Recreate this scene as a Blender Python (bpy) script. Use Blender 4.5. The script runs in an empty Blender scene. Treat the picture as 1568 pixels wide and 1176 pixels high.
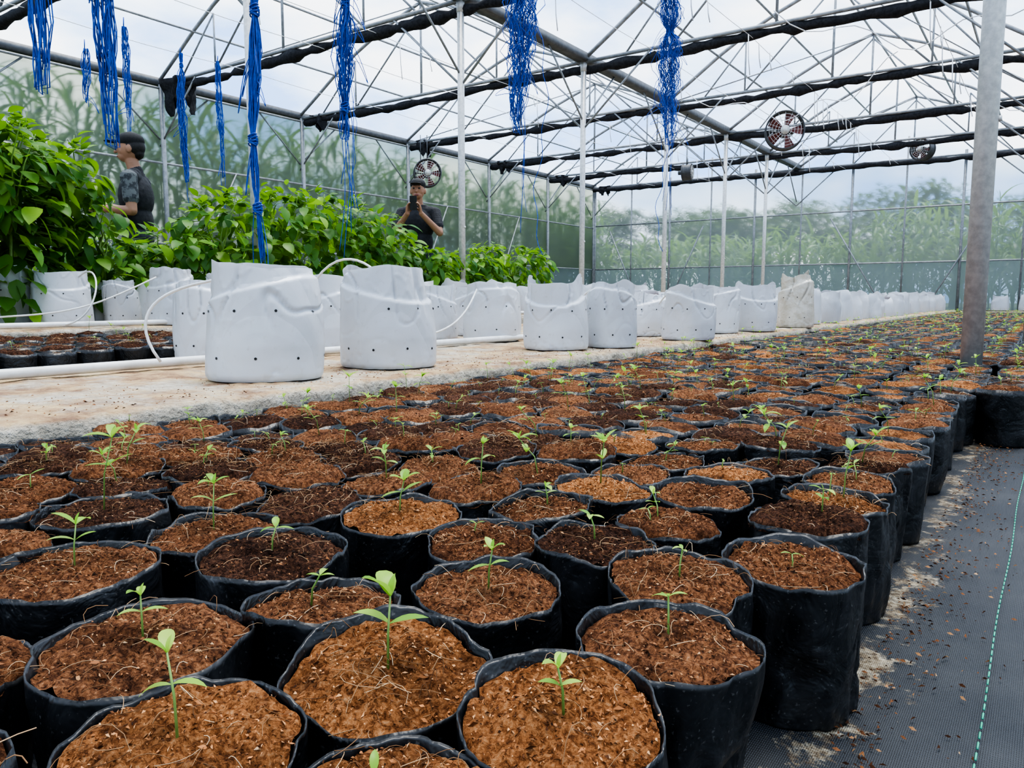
import bpy, math, random
import numpy as np
from mathutils import Vector, Matrix, noise
random.seed(7)
R=random.Random(11)
pi=math.pi
YAW=math.radians(35)
CS,SN=math.cos(YAW),math.sin(YAW)
# world: +Y runs along the beds (u), -X is to the left across the beds (w = -X)
def site(x,y):
    return (CS*x-SN*y, SN*x+CS*y)
def nz(x,y,z): return noise.noise(Vector((x,y,z)))

# ------------------------------------------------------------ mesh builder
class MB:
    def __init__(s): s.v=[];s.f=[];s.m=[]
    def add(s,vs,fs,m=0):
        o=len(s.v); s.v.extend(vs)
        for f in fs: s.f.append(tuple(i+o for i in f)); s.m.append(m)
    def box(s,x0,x1,y0,y1,z0,z1,m=0):
        vs=[(x0,y0,z0),(x1,y0,z0),(x1,y1,z0),(x0,y1,z0),(x0,y0,z1),(x1,y0,z1),(x1,y1,z1),(x0,y1,z1)]
        s.add(vs,[(3,2,1,0),(4,5,6,7),(0,1,5,4),(1,2,6,5),(2,3,7,6),(3,0,4,7)],m)
    def tube(s,pts,r,seg=6,m=0,cap=True):
        pts=[Vector(p) for p in pts]; n=len(pts)
        if not hasattr(r,'__len__'): r=[r]*n
        o=len(s.v); a=None
        for i,p in enumerate(pts):
            t=(pts[min(i+1,n-1)]-pts[max(i-1,0)])
            if t.length<1e-9: t=Vector((0,0,1))
            t.normalize()
            if a is None:
                a=t.cross(Vector((0,0,1)))
                if a.length<.1: a=t.cross(Vector((1,0,0)))
            a=a-t*a.dot(t)
            if a.length<1e-6: a=t.orthogonal()
            a.normalize(); b=t.cross(a)
            for k in range(seg):
                q=2*pi*k/seg
                v=p+(a*math.cos(q)+b*math.sin(q))*r[i]
                s.v.append((v.x,v.y,v.z))
        for i in range(n-1):
            for k in range(seg):
                k2=(k+1)%seg
                s.f.append((o+i*seg+k,o+i*seg+k2,o+(i+1)*seg+k2,o+(i+1)*seg+k)); s.m.append(m)
        if cap:
            s.f.append(tuple(o+k for k in range(seg))[::-1]); s.m.append(m)
            s.f.append(tuple(o+(n-1)*seg+k for k in range(seg))); s.m.append(m)
    def grid(s,fn,nu,nv,m=0,wrap=False):
        o=len(s.v)
        for j in range(nv+1):
            for i in range(nu if wrap else nu+1):
                s.v.append(fn(i/nu,j/nv))
        W=nu if wrap else nu+1
        for j in range(nv):
            for i in range(nu):
                i2=(i+1)%W if wrap else i+1
                s.f.append((o+j*W+i,o+j*W+i2,o+(j+1)*W+i2,o+(j+1)*W+i)); s.m.append(m)
    def leaf(s,base,az,el,L,W,m=0,droop=1.0,ns=5,fold=.25,roll=0.0,power=1.0):
        p=Vector(base); o=len(s.v)
        side0=Vector((-math.sin(az),math.cos(az),0))
        for i in range(ns+1):
            q=i/ns
            e=el-droop*q
            d=Vector((math.cos(az)*math.cos(e),math.sin(az)*math.cos(e),math.sin(e)))
            up=side0.cross(d)*-1
            if up.z<0 and abs(e)<pi/2: up=-up
            side=side0*math.cos(roll)+up*math.sin(roll)
            upr=up*math.cos(roll)-side0*math.sin(roll)
            w=W*.5*(math.sin(pi*min(1,(q**power)*.97+.03))**.85)
            for sg in (-1,0,1):
                v=p+side*(w*sg)+upr*(w*fold*abs(sg))
                s.v.append((v.x,v.y,v.z))
            p=p+d*(L/ns)
        for i in range(ns):
            for k in range(2):
                s.f.append((o+i*3+k,o+i*3+k+1,o+(i+1)*3+k+1,o+(i+1)*3+k)); s.m.append(m)
    def obj(s,name,mats,parent=None,smooth=True,loc=(0,0,0),rz=0):
        me=bpy.data.meshes.new(name); me.from_pydata(s.v,[],s.f)
        for mt in (mats if isinstance(mats,(list,tuple)) else [mats]): me.materials.append(mt)
        if len(s.f):
            me.polygons.foreach_set('material_index',s.m)
            me.polygons.foreach_set('use_smooth',[smooth]*len(s.f))
        me.update()
        ob=bpy.data.objects.new(name,me); bpy.context.scene.collection.objects.link(ob)
        ob.location=loc; ob.rotation_euler=(0,0,rz)
        if parent: ob.parent=parent
        return ob
def empty(name,loc=(0,0,0)):
    e=bpy.data.objects.new(name,None); bpy.context.scene.collection.objects.link(e); e.location=loc; e.empty_display_size=.1
    return e

# ------------------------------------------------------------ materials
class NT:
    def __init__(s,name):
        s.mat=bpy.data.materials.new(name); s.mat.use_nodes=True; s.t=s.mat.node_tree; s.t.nodes.clear()
        s.out=s.t.nodes.new('ShaderNodeOutputMaterial')
    def n(s,ty,**k):
        nd=s.t.nodes.new(ty)
        for a,b in k.items(): setattr(nd,a,b)
        return nd
    def l(s,a,b): s.t.links.new(a,b)
    def noise(s,scale,detail=4,rough=.6,co=None,sc=None,dist=0):
        n=s.n('ShaderNodeTexNoise'); n.inputs['Scale'].default_value=scale; n.inputs['Detail'].default_value=detail; n.inputs['Roughness'].default_value=rough
        n.inputs['Distortion'].default_value=dist
        if co is None:
            co=s.n('ShaderNodeTexCoord').outputs['Object']
        if sc:
            mp=s.n('ShaderNodeMapping'); mp.inputs['Scale'].default_value=sc; s.l(co,mp.inputs['Vector']); co=mp.outputs['Vector']
        s.l(co,n.inputs['Vector']); return n.outputs['Fac']
    def ramp(s,fac,stops):
        r=s.n('ShaderNodeValToRGB'); e=r.color_ramp.elements
        while len(e)>1: e.remove(e[-1])
        e[0].position=stops[0][0]; e[0].color=(*stops[0][1],1)
        for p,c in stops[1:]:
            q=e.new(p); q.color=(*c,1)
        s.l(fac,r.inputs['Fac']); return r.outputs['Color']
    def mix(s,fac,a,b,mode='MIX'):
        m=s.n('ShaderNodeMix'); m.data_type='RGBA'; m.blend_type=mode
        for i,x in ((0,fac),(6,a),(7,b)):
            if isinstance(x,(int,float)): m.inputs[i].default_value=x
            elif isinstance(x,tuple): m.inputs[i].default_value=(*x,1)
            else: s.l(x,m.inputs[i])
        return m.outputs[2]
    def math(s,op,a,b=None,clamp=False):
        m=s.n('ShaderNodeMath'); m.operation=op; m.use_clamp=clamp
        for i,x in enumerate((a,b)):
            if x is None: continue
            if isinstance(x,(int,float)): m.inputs[i].default_value=x
            else: s.l(x,m.inputs[i])
        return m.outputs[0]
    def bsdf(s,col,rough=.6,metal=0,spec=.5,bump=None,bd=.01,bs=.5):
        b=s.n('ShaderNodeBsdfPrincipled')
        if isinstance(col,tuple): b.inputs['Base Color'].default_value=(*col,1)
        else: s.l(col,b.inputs['Base Color'])
        if isinstance(rough,(int,float)): b.inputs['Roughness'].default_value=rough
        else: s.l(rough,b.inputs['Roughness'])
        b.inputs['Metallic'].default_value=metal
        b.inputs['Specular IOR Level'].default_value=spec
        if bump is not None:
            bp=s.n('ShaderNodeBump'); bp.inputs['Strength'].default_value=bs; bp.inputs['Distance'].default_value=bd
            s.l(bump,bp.inputs['Height']); s.l(bp.outputs[0],b.inputs['Normal'])
        s.b=b
        return b.outputs[0]
    def fin(s,sh): s.l(sh,s.out.inputs['Surface']); return s.mat
    def mixsh(s,f,a,b):
        m=s.n('ShaderNodeMixShader')
        if isinstance(f,(int,float)): m.inputs[0].default_value=f
        else: s.l(f,m.inputs[0])
        s.l(a,m.inputs[1]); s.l(b,m.inputs[2]); return m.outputs[0]
def simple(name,c1,c2=None,scale=20,rough=.6,metal=0,spec=.5,bd=.002,bs=.5,detail=4,lo=.35,hi=.65):
    t=NT(name); f=t.noise(scale,detail)
    col=t.ramp(f,[(lo,c1),(hi,c2 or tuple(x*.8 for x in c1))])
    return t.fin(t.bsdf(col,rough,metal,spec,f,bd,bs))
def leafmat(name,stops,tr=.4,rough=.45,tcol=None):
    t=NT(name); g=t.n('ShaderNodeNewGeometry'); col=t.ramp(g.outputs['Random Per Island'],stops)
    nn=t.noise(60,3); col2=t.mix(t.math('MULTIPLY',nn,.35),col,(.02,.06,.01))
    a=t.bsdf(col2,rough,0,.4)
    tl=t.n('ShaderNodeBsdfTranslucent')
    tc=t.mix(.5,col,tcol or (.35,.6,.05)); t.l(tc,tl.inputs['Color'])
    return t.fin(t.mixsh(tr,a,tl.outputs[0]))

M_leaf=leafmat('pepper_leaf',[(0,(.03,.12,.012)),(.5,(.07,.21,.018)),(.85,(.17,.36,.03)),(1,(.30,.48,.05))],.40,.42,(.34,.60,.04))
M_seed=leafmat('seedling_leaf',[(0,(.20,.44,.04)),(.6,(.36,.62,.07)),(1,(.54,.74,.13))],.40,.4,(.5,.8,.12))
M_stem=simple('plant_stem',(.25,.38,.10),(.16,.28,.06),40,.5)
M_corn=leafmat('corn_leaf',[(0,(.03,.09,.02)),(.5,(.07,.17,.035)),(1,(.16,.28,.08))],.3)
M_tree=leafmat('tree_leaf',[(0,(.02,.045,.018)),(.5,(.035,.08,.025)),(1,(.06,.12,.035))],.2)
M_bark=simple('bark',(.12,.09,.06),(.06,.045,.03),8,.9)

# coir soil in three moistures
def soilmat(name,stops):
    t=NT(name); g=t.n('ShaderNodeNewGeometry')
    f1=t.noise(190,8,.78,dist=.5); f2=t.noise(15,5,.65); f3=t.noise(800,3,.7)
    c=t.ramp(f1,stops)
    w=t.ramp(f2,[(.36,(.30,.27,.26)),(.54,(1,1,1))])
    isl=t.ramp(g.outputs['Random Per Island'],[(0,(.66,.63,.62)),(1,(1.0,1.0,1.0))])
    col=t.mix(1.0,t.mix(.85,c,w,'MULTIPLY'),isl,'MULTIPLY')
    h=t.math('ADD',f1,t.math('MULTIPLY',f3,.5))
    return t.fin(t.bsdf(col,.95,0,.12,h,.008,.9))
M_so=soilmat('coir_dry_orange',[(.36,(.08,.028,.012)),(.45,(.32,.120,.042)),(.54,(.66,.28,.105)),(.68,(.88,.52,.27))])
M_sb=soilmat('coir_brown',[(.36,(.032,.014,.009)),(.46,(.20,.080,.038)),(.56,(.46,.20,.090)),(.70,(.74,.43,.24))])
M_sd=soilmat('coir_moist_dark',[(.36,(.012,.006,.004)),(.48,(.080,.036,.022)),(.59,(.24,.108,.058)),(.72,(.46,.27,.16))])
SOILS=[M_so,M_sb,M_sd]
t=NT('coir_chip_orange'); g=t.n('ShaderNodeNewGeometry')
M_c1=t.fin(t.bsdf(t.ramp(g.outputs['Random Per Island'],[(0,(.06,.025,.011)),(.3,(.24,.095,.036)),(.75,(.54,.23,.09)),(1,(.76,.44,.22))]),.9,0,.15))
t=NT('coir_chip'); g=t.n('ShaderNodeNewGeometry')
M_c2=t.fin(t.bsdf(t.ramp(g.outputs['Random Per Island'],[(0,(.025,.012,.007)),(.4,(.12,.05,.024)),(.8,(.34,.145,.065)),(.96,(.52,.28,.13)),(1,(.6,.4,.23))]),.9,0,.15))
t=NT('coir_chip_dark'); g=t.n('ShaderNodeNewGeometry')
M_c3=t.fin(t.bsdf(t.ramp(g.outputs['Random Per Island'],[(0,(.010,.006,.004)),(.5,(.06,.027,.016)),(.85,(.18,.08,.04)),(1,(.4,.24,.13))]),.9,0,.15))
M_chip=M_c2
t=NT('coir_fibre'); g=t.n('ShaderNodeNewGeometry')
M_fib=t.fin(t.bsdf(t.ramp(g.outputs['Random Per Island'],[(0,(.10,.05,.025)),(.5,(.30,.16,.075)),(.85,(.48,.31,.17)),(1,(.66,.50,.32))]),.8,0,.2))
# black film
t=NT('black_poly_film')
f1=t.noise(14,4,.55,dist=.9); f2=t.noise(280,2,.5); f4=t.noise(42,2,.5,dist=1.4)
spots=t.ramp(f2,[(.65,(0,0,0)),(.71,(1,1,1))])
dust=t.ramp(f1,[(.42,(.008,.009,.010)),(.75,(.036,.036,.038))])
col=t.mix(t.math('MULTIPLY',spots,.4),dust,(.18,.17,.16))
rg=t.math('ADD',t.math('MULTIPLY',f1,.32),.19)
hb=t.math('ADD',f1,t.math('MULTIPLY',f4,.16))
M_film=t.fin(t.bsdf(col,rg,0,.5,hb,.018,.5))
# white film
t=NT('white_poly_film')
f1=t.noise(3.2,2,.4,dist=.6); f2=t.noise(45,3,.6); f3=t.noise(3,3)
co=t.n('ShaderNodeTexCoord').outputs['Object']
def crease(sc,rnd,mpv=(1,1,1)):
    mp=t.n('ShaderNodeMapping'); mp.inputs['Scale'].default_value=mpv; t.l(co,mp.inputs['Vector'])
    v=t.n('ShaderNodeTexVoronoi'); v.feature='DISTANCE_TO_EDGE'; v.inputs['Scale'].default_value=sc
    nn=t.n('ShaderNodeTexNoise'); nn.inputs['Scale'].default_value=4; t.l(mp.outputs[0],nn.inputs['Vector'])
    mx=t.n('ShaderNodeMix'); mx.data_type='RGBA'; mx.inputs[0].default_value=rnd; t.l(mp.outputs[0],mx.inputs[6]); t.l(nn.outputs['Color'],mx.inputs[7]); t.l(mx.outputs[2],v.inputs['Vector'])
    return t.math('MINIMUM',v.outputs['Distance'],.12)
cr=crease(4.2,.12,(1,1,.6))
col=t.ramp(f3,[(.3,(.60,.62,.645)),(.7,(.72,.73,.745))])
dirt=t.ramp(f2,[(.60,(0,0,0)),(.8,(1,1,1))])
col=t.mix(t.math('MULTIPLY',dirt,.35),col,(.42,.38,.32))
hh=t.math('ADD',cr,t.math('MULTIPLY',f1,.8))
a=t.bsdf(col,.34,0,.5,hh,.05,.38)
tl=t.n('ShaderNodeBsdfTranslucent'); tl.inputs['Color'].default_value=(.80,.81,.84,1)
M_white=t.fin(t.mixsh(.12,a,tl.outputs[0]))
t=NT('clear_dirty_film'); f1=t.noise(14,4)
a=t.bsdf(t.ramp(f1,[(.3,(.55,.49,.38)),(.7,(.76,.73,.65))]),.25,0,.5,f1,.02,.6); tr=t.n('ShaderNodeBsdfTransparent')
M_clearbag=t.fin(t.mixsh(.2,a,tr.outputs[0]))
M_hole=simple('dark_hole',(.01,.01,.01),(.02,.02,.02))
M_pvc=simple('white_pvc',(.72,.72,.71),(.58,.57,.54),12,.4)
# concrete
t=NT('dirty_concrete'); f1=t.noise(3.4,6,.72); f2=t.noise(30,5,.7); f3=t.noise(9,4,.7); f4=t.noise(120,3,.7)
col=t.ramp(f2,[(.3,(.30,.26,.20)),(.55,(.46,.41,.33)),(.75,(.60,.56,.48))])
st=t.ramp(f1,[(.40,(0,0,0)),(.54,(1,1,1))])
gn=t.n('ShaderNodeNewGeometry'); sx=t.n('ShaderNodeSeparateXYZ'); t.l(gn.outputs['Normal'],sx.inputs[0])
top=t.ramp(sx.outputs['Z'],[(.5,(0,0,0)),(.9,(1,1,1))])
sol=t.ramp(f3,[(.35,(.55,.40,.21)),(.50,(.38,.24,.12)),(.62,(.20,.10,.05))])
col=t.mix(t.math('MULTIPLY',t.math('MULTIPLY',st,top),.85),col,sol)
pit=t.ramp(f4,[(.30,(.35,.33,.3)),(.42,(1,1,1))])
col=t.mix(.6,col,pit,'MULTIPLY')
M_conc=t.fin(t.bsdf(col,.9,0,.2,t.math('ADD',f2,f3),.018,.9))
M_floor=simple('packed_floor',(.18,.15,.12),(.28,.25,.2),5,.95,bd=.01)
M_bedsoil=simple('bed_soil',(.02,.012,.008),(.06,.03,.018),30,.95,bd=.01)
# weed mat
t=NT('woven_weed_mat'); co=t.n('ShaderNodeTexCoord').outputs['Object']
def wv(ax,sc):
    w=t.n('ShaderNodeTexWave'); w.bands_direction=ax; w.inputs['Scale'].default_value=sc; w.inputs['Distortion'].default_value=.6; w.inputs['Detail'].default_value=1
    t.l(co,w.inputs['Vector']); return w.outputs['Fac']
wx=wv('X',150); wy=wv('Y',75)
ww=t.math('MULTIPLY',wx,wy)
col=t.ramp(ww,[(.0,(.018,.020,.023)),(.8,(.070,.074,.081))])
f1=t.noise(2.3,6,.7); f2=t.noise(70,5,.75); f3=t.noise(10,7,.8,dist=.5); f5=t.noise(45,4,.7)
sp=t.n('ShaderNodeSeparateXYZ'); t.l(co,sp.inputs[0])
# soil spilled along the foot of the bags
dx=t.math('ABSOLUTE',t.math('ADD',sp.outputs['X'],.165))
near=t.math('SUBTRACT',1.0,t.math('MULTIPLY',dx,8.0),True)
sm=t.math('ADD',t.math('ADD',t.math('MULTIPLY',near,.22),t.math('MULTIPLY',f3,.70)),t.math('MULTIPLY',f5,.20))
spill=t.ramp(sm,[(.645,(0,0,0)),(.70,(1,1,1))])
col=t.mix(t.math('MULTIPLY',t.ramp(f1,[(.4,(0,0,0)),(.7,(1,1,1))]),.35),col,(.11,.108,.105))
col=t.mix(t.math('MULTIPLY',spill,.85),col,t.ramp(f2,[(.38,(.06,.035,.02)),(.48,(.20,.15,.09)),(.60,(.42,.36,.26)),(.75,(.60,.55,.43))]))
M_mat=t.fin(t.bsdf(col,.6,0,.35,t.math('ADD',ww,t.math('MULTIPLY',spill,f2)),.003,.6))
M_green=simple('green_thread',(.05,.35,.22),(.08,.45,.3))
M_galv=simple('galvanised_steel',(.48,.48,.47),(.64,.64,.62),35,.5,.35,bd=.0005)
M_paint=simple('frame_steel',(.32,.33,.34),(.22,.23,.24),15,.5,.3)
M_gut=simple('gutter_steel',(.09,.095,.10),(.14,.145,.15),15,.6,.2)
M_shade=simple('black_shade_cloth',(.008,.008,.010),(.028,.028,.032),30,.85,bd=.02)
M_blue=simple('blue_twine',(.008,.050,.32),(.02,.10,.50),50,.5)
M_wire=simple('wire_white',(.75,.76,.78),(.6,.6,.62),10,.5)
M_dark=simple('fan_dark',(.06,.06,.065),(.1,.1,.1),10,.5,.3)
M_red=simple('fan_blade_red',(.22,.06,.05),(.16,.04,.04),10,.45)
# roof film
def sheet(name,trans,col,tcol,sc=.6,blur=None):
    t=NT(name); f=t.noise(sc,4,.6)
    tr=t.n('ShaderNodeBsdfTransparent'); tr.inputs['Color'].default_value=(*tcol,1); trs=tr.outputs[0]
    if blur:
        rf=t.n('ShaderNodeBsdfRefraction'); rf.inputs['Color'].default_value=(*tcol,1); rf.inputs['Roughness'].default_value=blur[0]; rf.inputs['IOR'].default_value=1.02
        trs=t.mixsh(blur[1],trs,rf.outputs[0])
    tl=t.n('ShaderNodeBsdfTranslucent'); tl.inputs['Color'].default_value=(*col,1)
    df=t.n('ShaderNodeBsdfDiffuse'); df.inputs['Color'].default_value=(*col,1)
    d=t.mixsh(.45,tl.outputs[0],df.outputs[0])
    fac=t.math('ADD',t.math('MULTIPLY',f,.25),1-trans-.12)
    return t.fin(t.mixsh(fac,trs,d))
M_roof=sheet('roof_poly_film',.82,(.80,.84,.88),(.96,.98,1.0))
M_net=sheet('milky_side_film',.48,(.25,.28,.25),(.58,.64,.56),.35,(.60,.85))
M_net2=sheet('clear_wall_film',.62,(.42,.47,.46),(.84,.88,.90),.35,(.40,.72))
M_band=sheet('blue_grey_band',.26,(.24,.29,.31),(.62,.72,.76),.5)
M_ground=simple('field_ground',(.05,.09,.025),(.12,.13,.05),1.2,.95,bd=.03)

# ------------------------------------------------------------ shell
WL=-10.8; WR=5.0; YB=-6.5; YE=19.4; HE=3.5
mb=MB(); mb.box(-60,60,-30,90,-.3,-.03); mb.obj('ground',M_ground,smooth=False)
mb=MB(); mb.box(WL,WR,YB,YE,-.03,0); mb.obj('floor',M_floor,smooth=False)
def wall(name,p0,p1,m,z1=HE):
    mb=MB(); x0,y0=p0;x1,y1=p1
    def fn(z0,z1,mi):
        mb.grid(lambda a,b:(x0+(x1-x0)*a+ (.03*nz(a*20,b*3,1) if x0==x1 else 0),y0+(y1-y0)*a+(.03*nz(a*20,b*3,2) if y0==y1 else 0),z0+(z1-z0)*b),40,4,mi)
    fn(0,1.25,1); fn(1.25,z1,0)
    return mb.obj(name,[m,M_band])
wall('wall_left',(WL,YB),(WL,YE),M_net)
wall('wall_end',(WL,YE),(WR,YE),M_net2)
wall('wall_right',(WR,YB),(WR,YE),M_net2)
wall('wall_back',(WL,YB),(WR,YB),M_net2)
spans=[(-10.8,-5.2),(-5.2,-.27),(-.27,5.0)]
mb=MB()
for a,b in spans:
    c=(a+b)/2; zr=HE+1.35
    for (xa,za,xb,zb) in ((a,HE+.06,c,zr),(c,zr,b,HE+.06)):
        mb.grid(lambda s,q:(xa+(xb-xa)*s, YB+(YE-YB)*q, za+(zb-za)*s+.18*math.sin(pi*s)+.02*nz(s*4,q*25,0)),8,60)
    mb.grid(lambda s,q:(a+(b-a)*s,YE,HE+(1.35*(1-abs(2*s-1))+.1)*q),12,2)
    mb.grid(lambda s,q:(a+(b-a)*s,YB,HE+(1.35*(1-abs(2*s-1))+.1)*q),12,2)
mb.obj('ceiling',M_roof)
US=[-6.4,-3.9,-1.3,1.3,3.9,6.5,9.05,11.7,14.4,16.9,19.3]
# steel frame
mb=MB()
for u in US:
    for a,b in spans:
        c=(a+b)/2; zr=HE+1.3
        mb.tube([(a,u,HE),(b,u,HE)],.024,6)
        pl=[(a,u,HE+.03)]
        for i in range(1,12):
            q=i/12; h=1-abs(2*q-1); pl.append((a+(b-a)*q,u,HE+1.33*h+.16*math.sin(pi*min(1,h))))
        pl.append((b,u,HE+.03)); mb.tube(pl,.026,6)
        mb.tube([(c,u,HE),(c,u,zr)],.018,5)
        for sg in (-1,1):
            m1=c+sg*(b-a)*.25
            mb.tube([(m1,u,HE),(m1,u,HE+.72)],.014,5)
            mb.tube([(m1,u,HE),(c,u,zr-.05)],.014,5)
            e=c+sg*(b-a)*.5
            mb.tube([(e,u,2.65),(e-sg*.95,u,HE)],.014,5)
            mb.tube([(e-sg*.6,u,HE),(m1,u,HE+.72)],.013,5)
    if u<19:
        for x in (-10.8,-5.2,-.27,5.0):
            u2=US[US.index(u)+1]
            mb.tube([(x,u,2.75),(x,u+.85,HE)],.013,5)
            mb.tube([(x,u2,2.75),(x,u2-.85,HE)],.013,5)
for x in (-10.8,-5.2,-.27,5.0):
    mb.box(x-.07,x+.07,YB,YE,HE,HE+.10,1)
for a,b in spans:
    for q in (.17,.33,.5,.67,.83):
        h=1-abs(2*q-1); x=a+(b-a)*q
        mb.tube([(x,YB,HE+1.33*h+.13*math.sin(pi*h)),(x,YE,HE+1.33*h+.13*math.sin(pi*h))],.017,5)
    for i in range(3,10,2):
        mb.tube([(a,US[i],HE),( (a+b)/2,US[i+1],HE+1.3)],.01,4)
        mb.tube([(b,US[i+1],HE),( (a+b)/2,US[i],HE+1.3)],.01,4)
mb.obj('roof_truss_frame',[M_paint,M_gut])
mb=MB()
for u in US[:-1]+[19.3]:
    for x in (WL+.08,WR-.08): mb.tube([(x,u,0),(x,u,HE)],.035,8)
for z in (1.25,2.4,3.45):
    mb.tube([(WL+.08,YB+.1,z),(WL+.08,YE-.12,z)],.018,6)
    mb.tube([(WR-.08,YB+.1,z),(WR-.08,YE-.12,z)],.018,6)
for i in range(3,9):
    mb.tube([(WL+.09,US[i],.1),(WL+.09,US[i]+1.2,2.4)],.014,5)
mb.obj('perimeter_steelwork',M_paint)
mb=MB()
x=WL+.12
k=0
while x<WR-.05:
    mb.tube([(x,YE-.08,0),(x,YE-.08,HE+(.5 if k%2 else .1))],.03 if k%2==0 else .02,8); x+=1.12; k+=1
for z in (1.25,2.45,3.42):
    mb.tube([(WL+.12,YE-.08,z),(WR-.12,YE-.08,z)],.02,6)
for x0,x1 in ((-10.2,-9.2),(-7.5,-8.5),(-4.4,-3.1),(-1.2,-2.4),(1.5,2.6)):
    mb.tube([(x0,YE-.12,2.3),(x1,YE-.12,0.1)],.018,6)
mb.obj('gable_steelwork',M_paint)
def post(x,y,r,zt=HE):
    mb=MB(); mb.tube([(0,0,0),(0,0,zt)],r,20)
    mb.tube([(0,0,0),(0,0,.012)],r*2.0,16)
    mb.tube([(0,0,zt-.12),(0,0,zt)],r*1.18,20)
    mb.tube([(r*.9,0,1.2),(r*1.25,0,1.2)],.012,8)
    mb.obj('galvanised_post',M_galv,loc=(x,y,0))
post(-.28,3.9,.043)
post(-.13,6.55,.035)
for u in US[6:-1]: post(-.15,u,.035)
for u in US[1:-1]: post(-5.2,u,.036)
# shade cloth rolls
for i,u in enumerate(US[1:]):
    mb=MB(); pts=[];rr=[]
    n=120
    if u>19: u=19.15
    for j in range(n+1):
        q=j/n; x=WL+.12+(WR-WL-.3)*q
        pts.append((x,u+.05+.02*nz(q*40,u,0),HE-.055-.035*abs(math.sin(q*n*.11+u))+.02*nz(q*60,u,3)))
        rr.append(.058+.04*nz(q*50,u,9)+.03*nz(q*140,u,4))
    mb.tube(pts,rr,8)
    bs_=1.0 if u<8 else .55
    def bun(a,b):
        th=2*pi*a; r=.16*bs_*(1-.35*b)*(1+.35*math.sin(th*5+b*3)+.3*nz(a*4,b*4,u*3))
        return (WL+.45+r*1.8*math.cos(th)+.05*b,u+.06+r*math.sin(th),HE+.02-bs_*(.32+.2*abs(nz(u,2,5)))*b*(1+.5*math.sin(th*2+u))+.05*nz(a*6,b*3,u))
    mb.grid(bun,24,8,wrap=True)
    mb.obj('rolled_shade_cloth',M_shade)
# overhead trellis wires
mb=MB()
for x in (-1.2,-3.0,-4.1,-6.4,-7.3,-8.8):
    pts=[(x,YB+.2+ (YE-YB-.4)*i/40,3.40-.03*math.sin(pi*((i%4)/4))) for i in range(41)]
    mb.tube(pts,.004,4)
for i in range(60):
    x=R.choice((-1.2,-3.0,-4.1,-6.4)); y=R.uniform(3,18); L=R.uniform(.15,.5)
    mb.tube([(x,y,3.40),(x+.01,y,3.40-L*.6),(x+.03,y,3.40-L)],.006,4)
mb.obj('trellis_wires',M_wire)
for k in range(4):
    mb=MB(); y0=[5.3,8.5,11,13.8][k]; x0=[-3.9,-2.6,-4.6,-1.0][k]
    mb.tube([(x0+2.8*i/20,y0+1.4*math.sin(i/20*pi)*.5,3.45-.35*math.sin(pi*i/20)-.1*math.sin(i*.9)) for i in range(21)],.006,5)
    mb.obj('overhead_cable',M_wire)

# ------------------------------------------------------------ platforms
def platform(name,x0,x1,y0,y1,z0,z1):
    mb=MB(); nx=max(4,int((x1-x0)/.04)); ny=int((y1-y0)/.04); bv=.018
    def fn(a,b):
        prof=[(x1,z0),(x1,z1-bv*3),(x1,z1-bv),(x1-bv*.4,z1-bv*.35),(x1-bv,z1)]+[(x1-bv-(x1-x0-2*bv)*i/nx,z1) for i in range(1,nx)]+[(x0+bv,z1),(x0+bv*.4,z1-bv*.35),(x0,z1-bv),(x0,z0)]
        x,z=prof[int(round(a*(len(prof)-1)))]
        y=y0+(y1-y0)*b
        e=.022*nz(y*2.2,z*3,x0)+.016*nz(y*9,z*20,7)+.010*nz(y*22,z*40,2)
        if x>x1-.03: x+=e
        if z>z1-.02: z+=.007*nz(x*6,y*6,0)+.005*nz(x*20,y*20,3)-(.012*max(0,nz(y*7,3,1)) if x>x1-.04 else 0)
        return (x,y,z)
    mb.grid(fn,nx+7,ny,wrap=False)
    mb.box(x0+.02,x1-.03,y0,y0+.02,z0,z1-.01); mb.box(x0+.02,x1-.03,y1-.02,y1,z0,z1-.01)
    return mb.obj(name,M_conc)
platform('concrete_kerb',-2.93,-1.69,-5.5,18.8,0,.20)
platform('concrete_kerb',-1.62,4.8,18.66,19.2,0,.20)
platform('concrete_platform',-4.42,-2.98,2.72,18.8,0,.195)
platform('concrete_platform',-5.72,-4.46,-5.5,18.8,0,.28)
mb=MB(); mb.box(-4.40,-2.98,-5.4,2.68,0,.10); mb.obj('raised_soil_bed',M_bedsoil,smooth=False)
mb=MB()
mb.grid(lambda a,b:(-1.64+3.1*a,-2+20.5*b,.004+.004*abs(nz(a*12,b*70,0))+.002*nz(a*60,b*300,3)),60,400)
mat_o=mb.obj('weed_mat',M_mat)
mb=MB()
for x in (-.035,.9):
    y=-.5
    while y<17:
        mb.tube([(x+.0015*math.sin(y*9),y,.0115),(x+.0015*math.sin(y*9),y+.012,.0125)],.0011,4); y+=.022
mb.obj('weed_mat_stitching',M_green)

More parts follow.
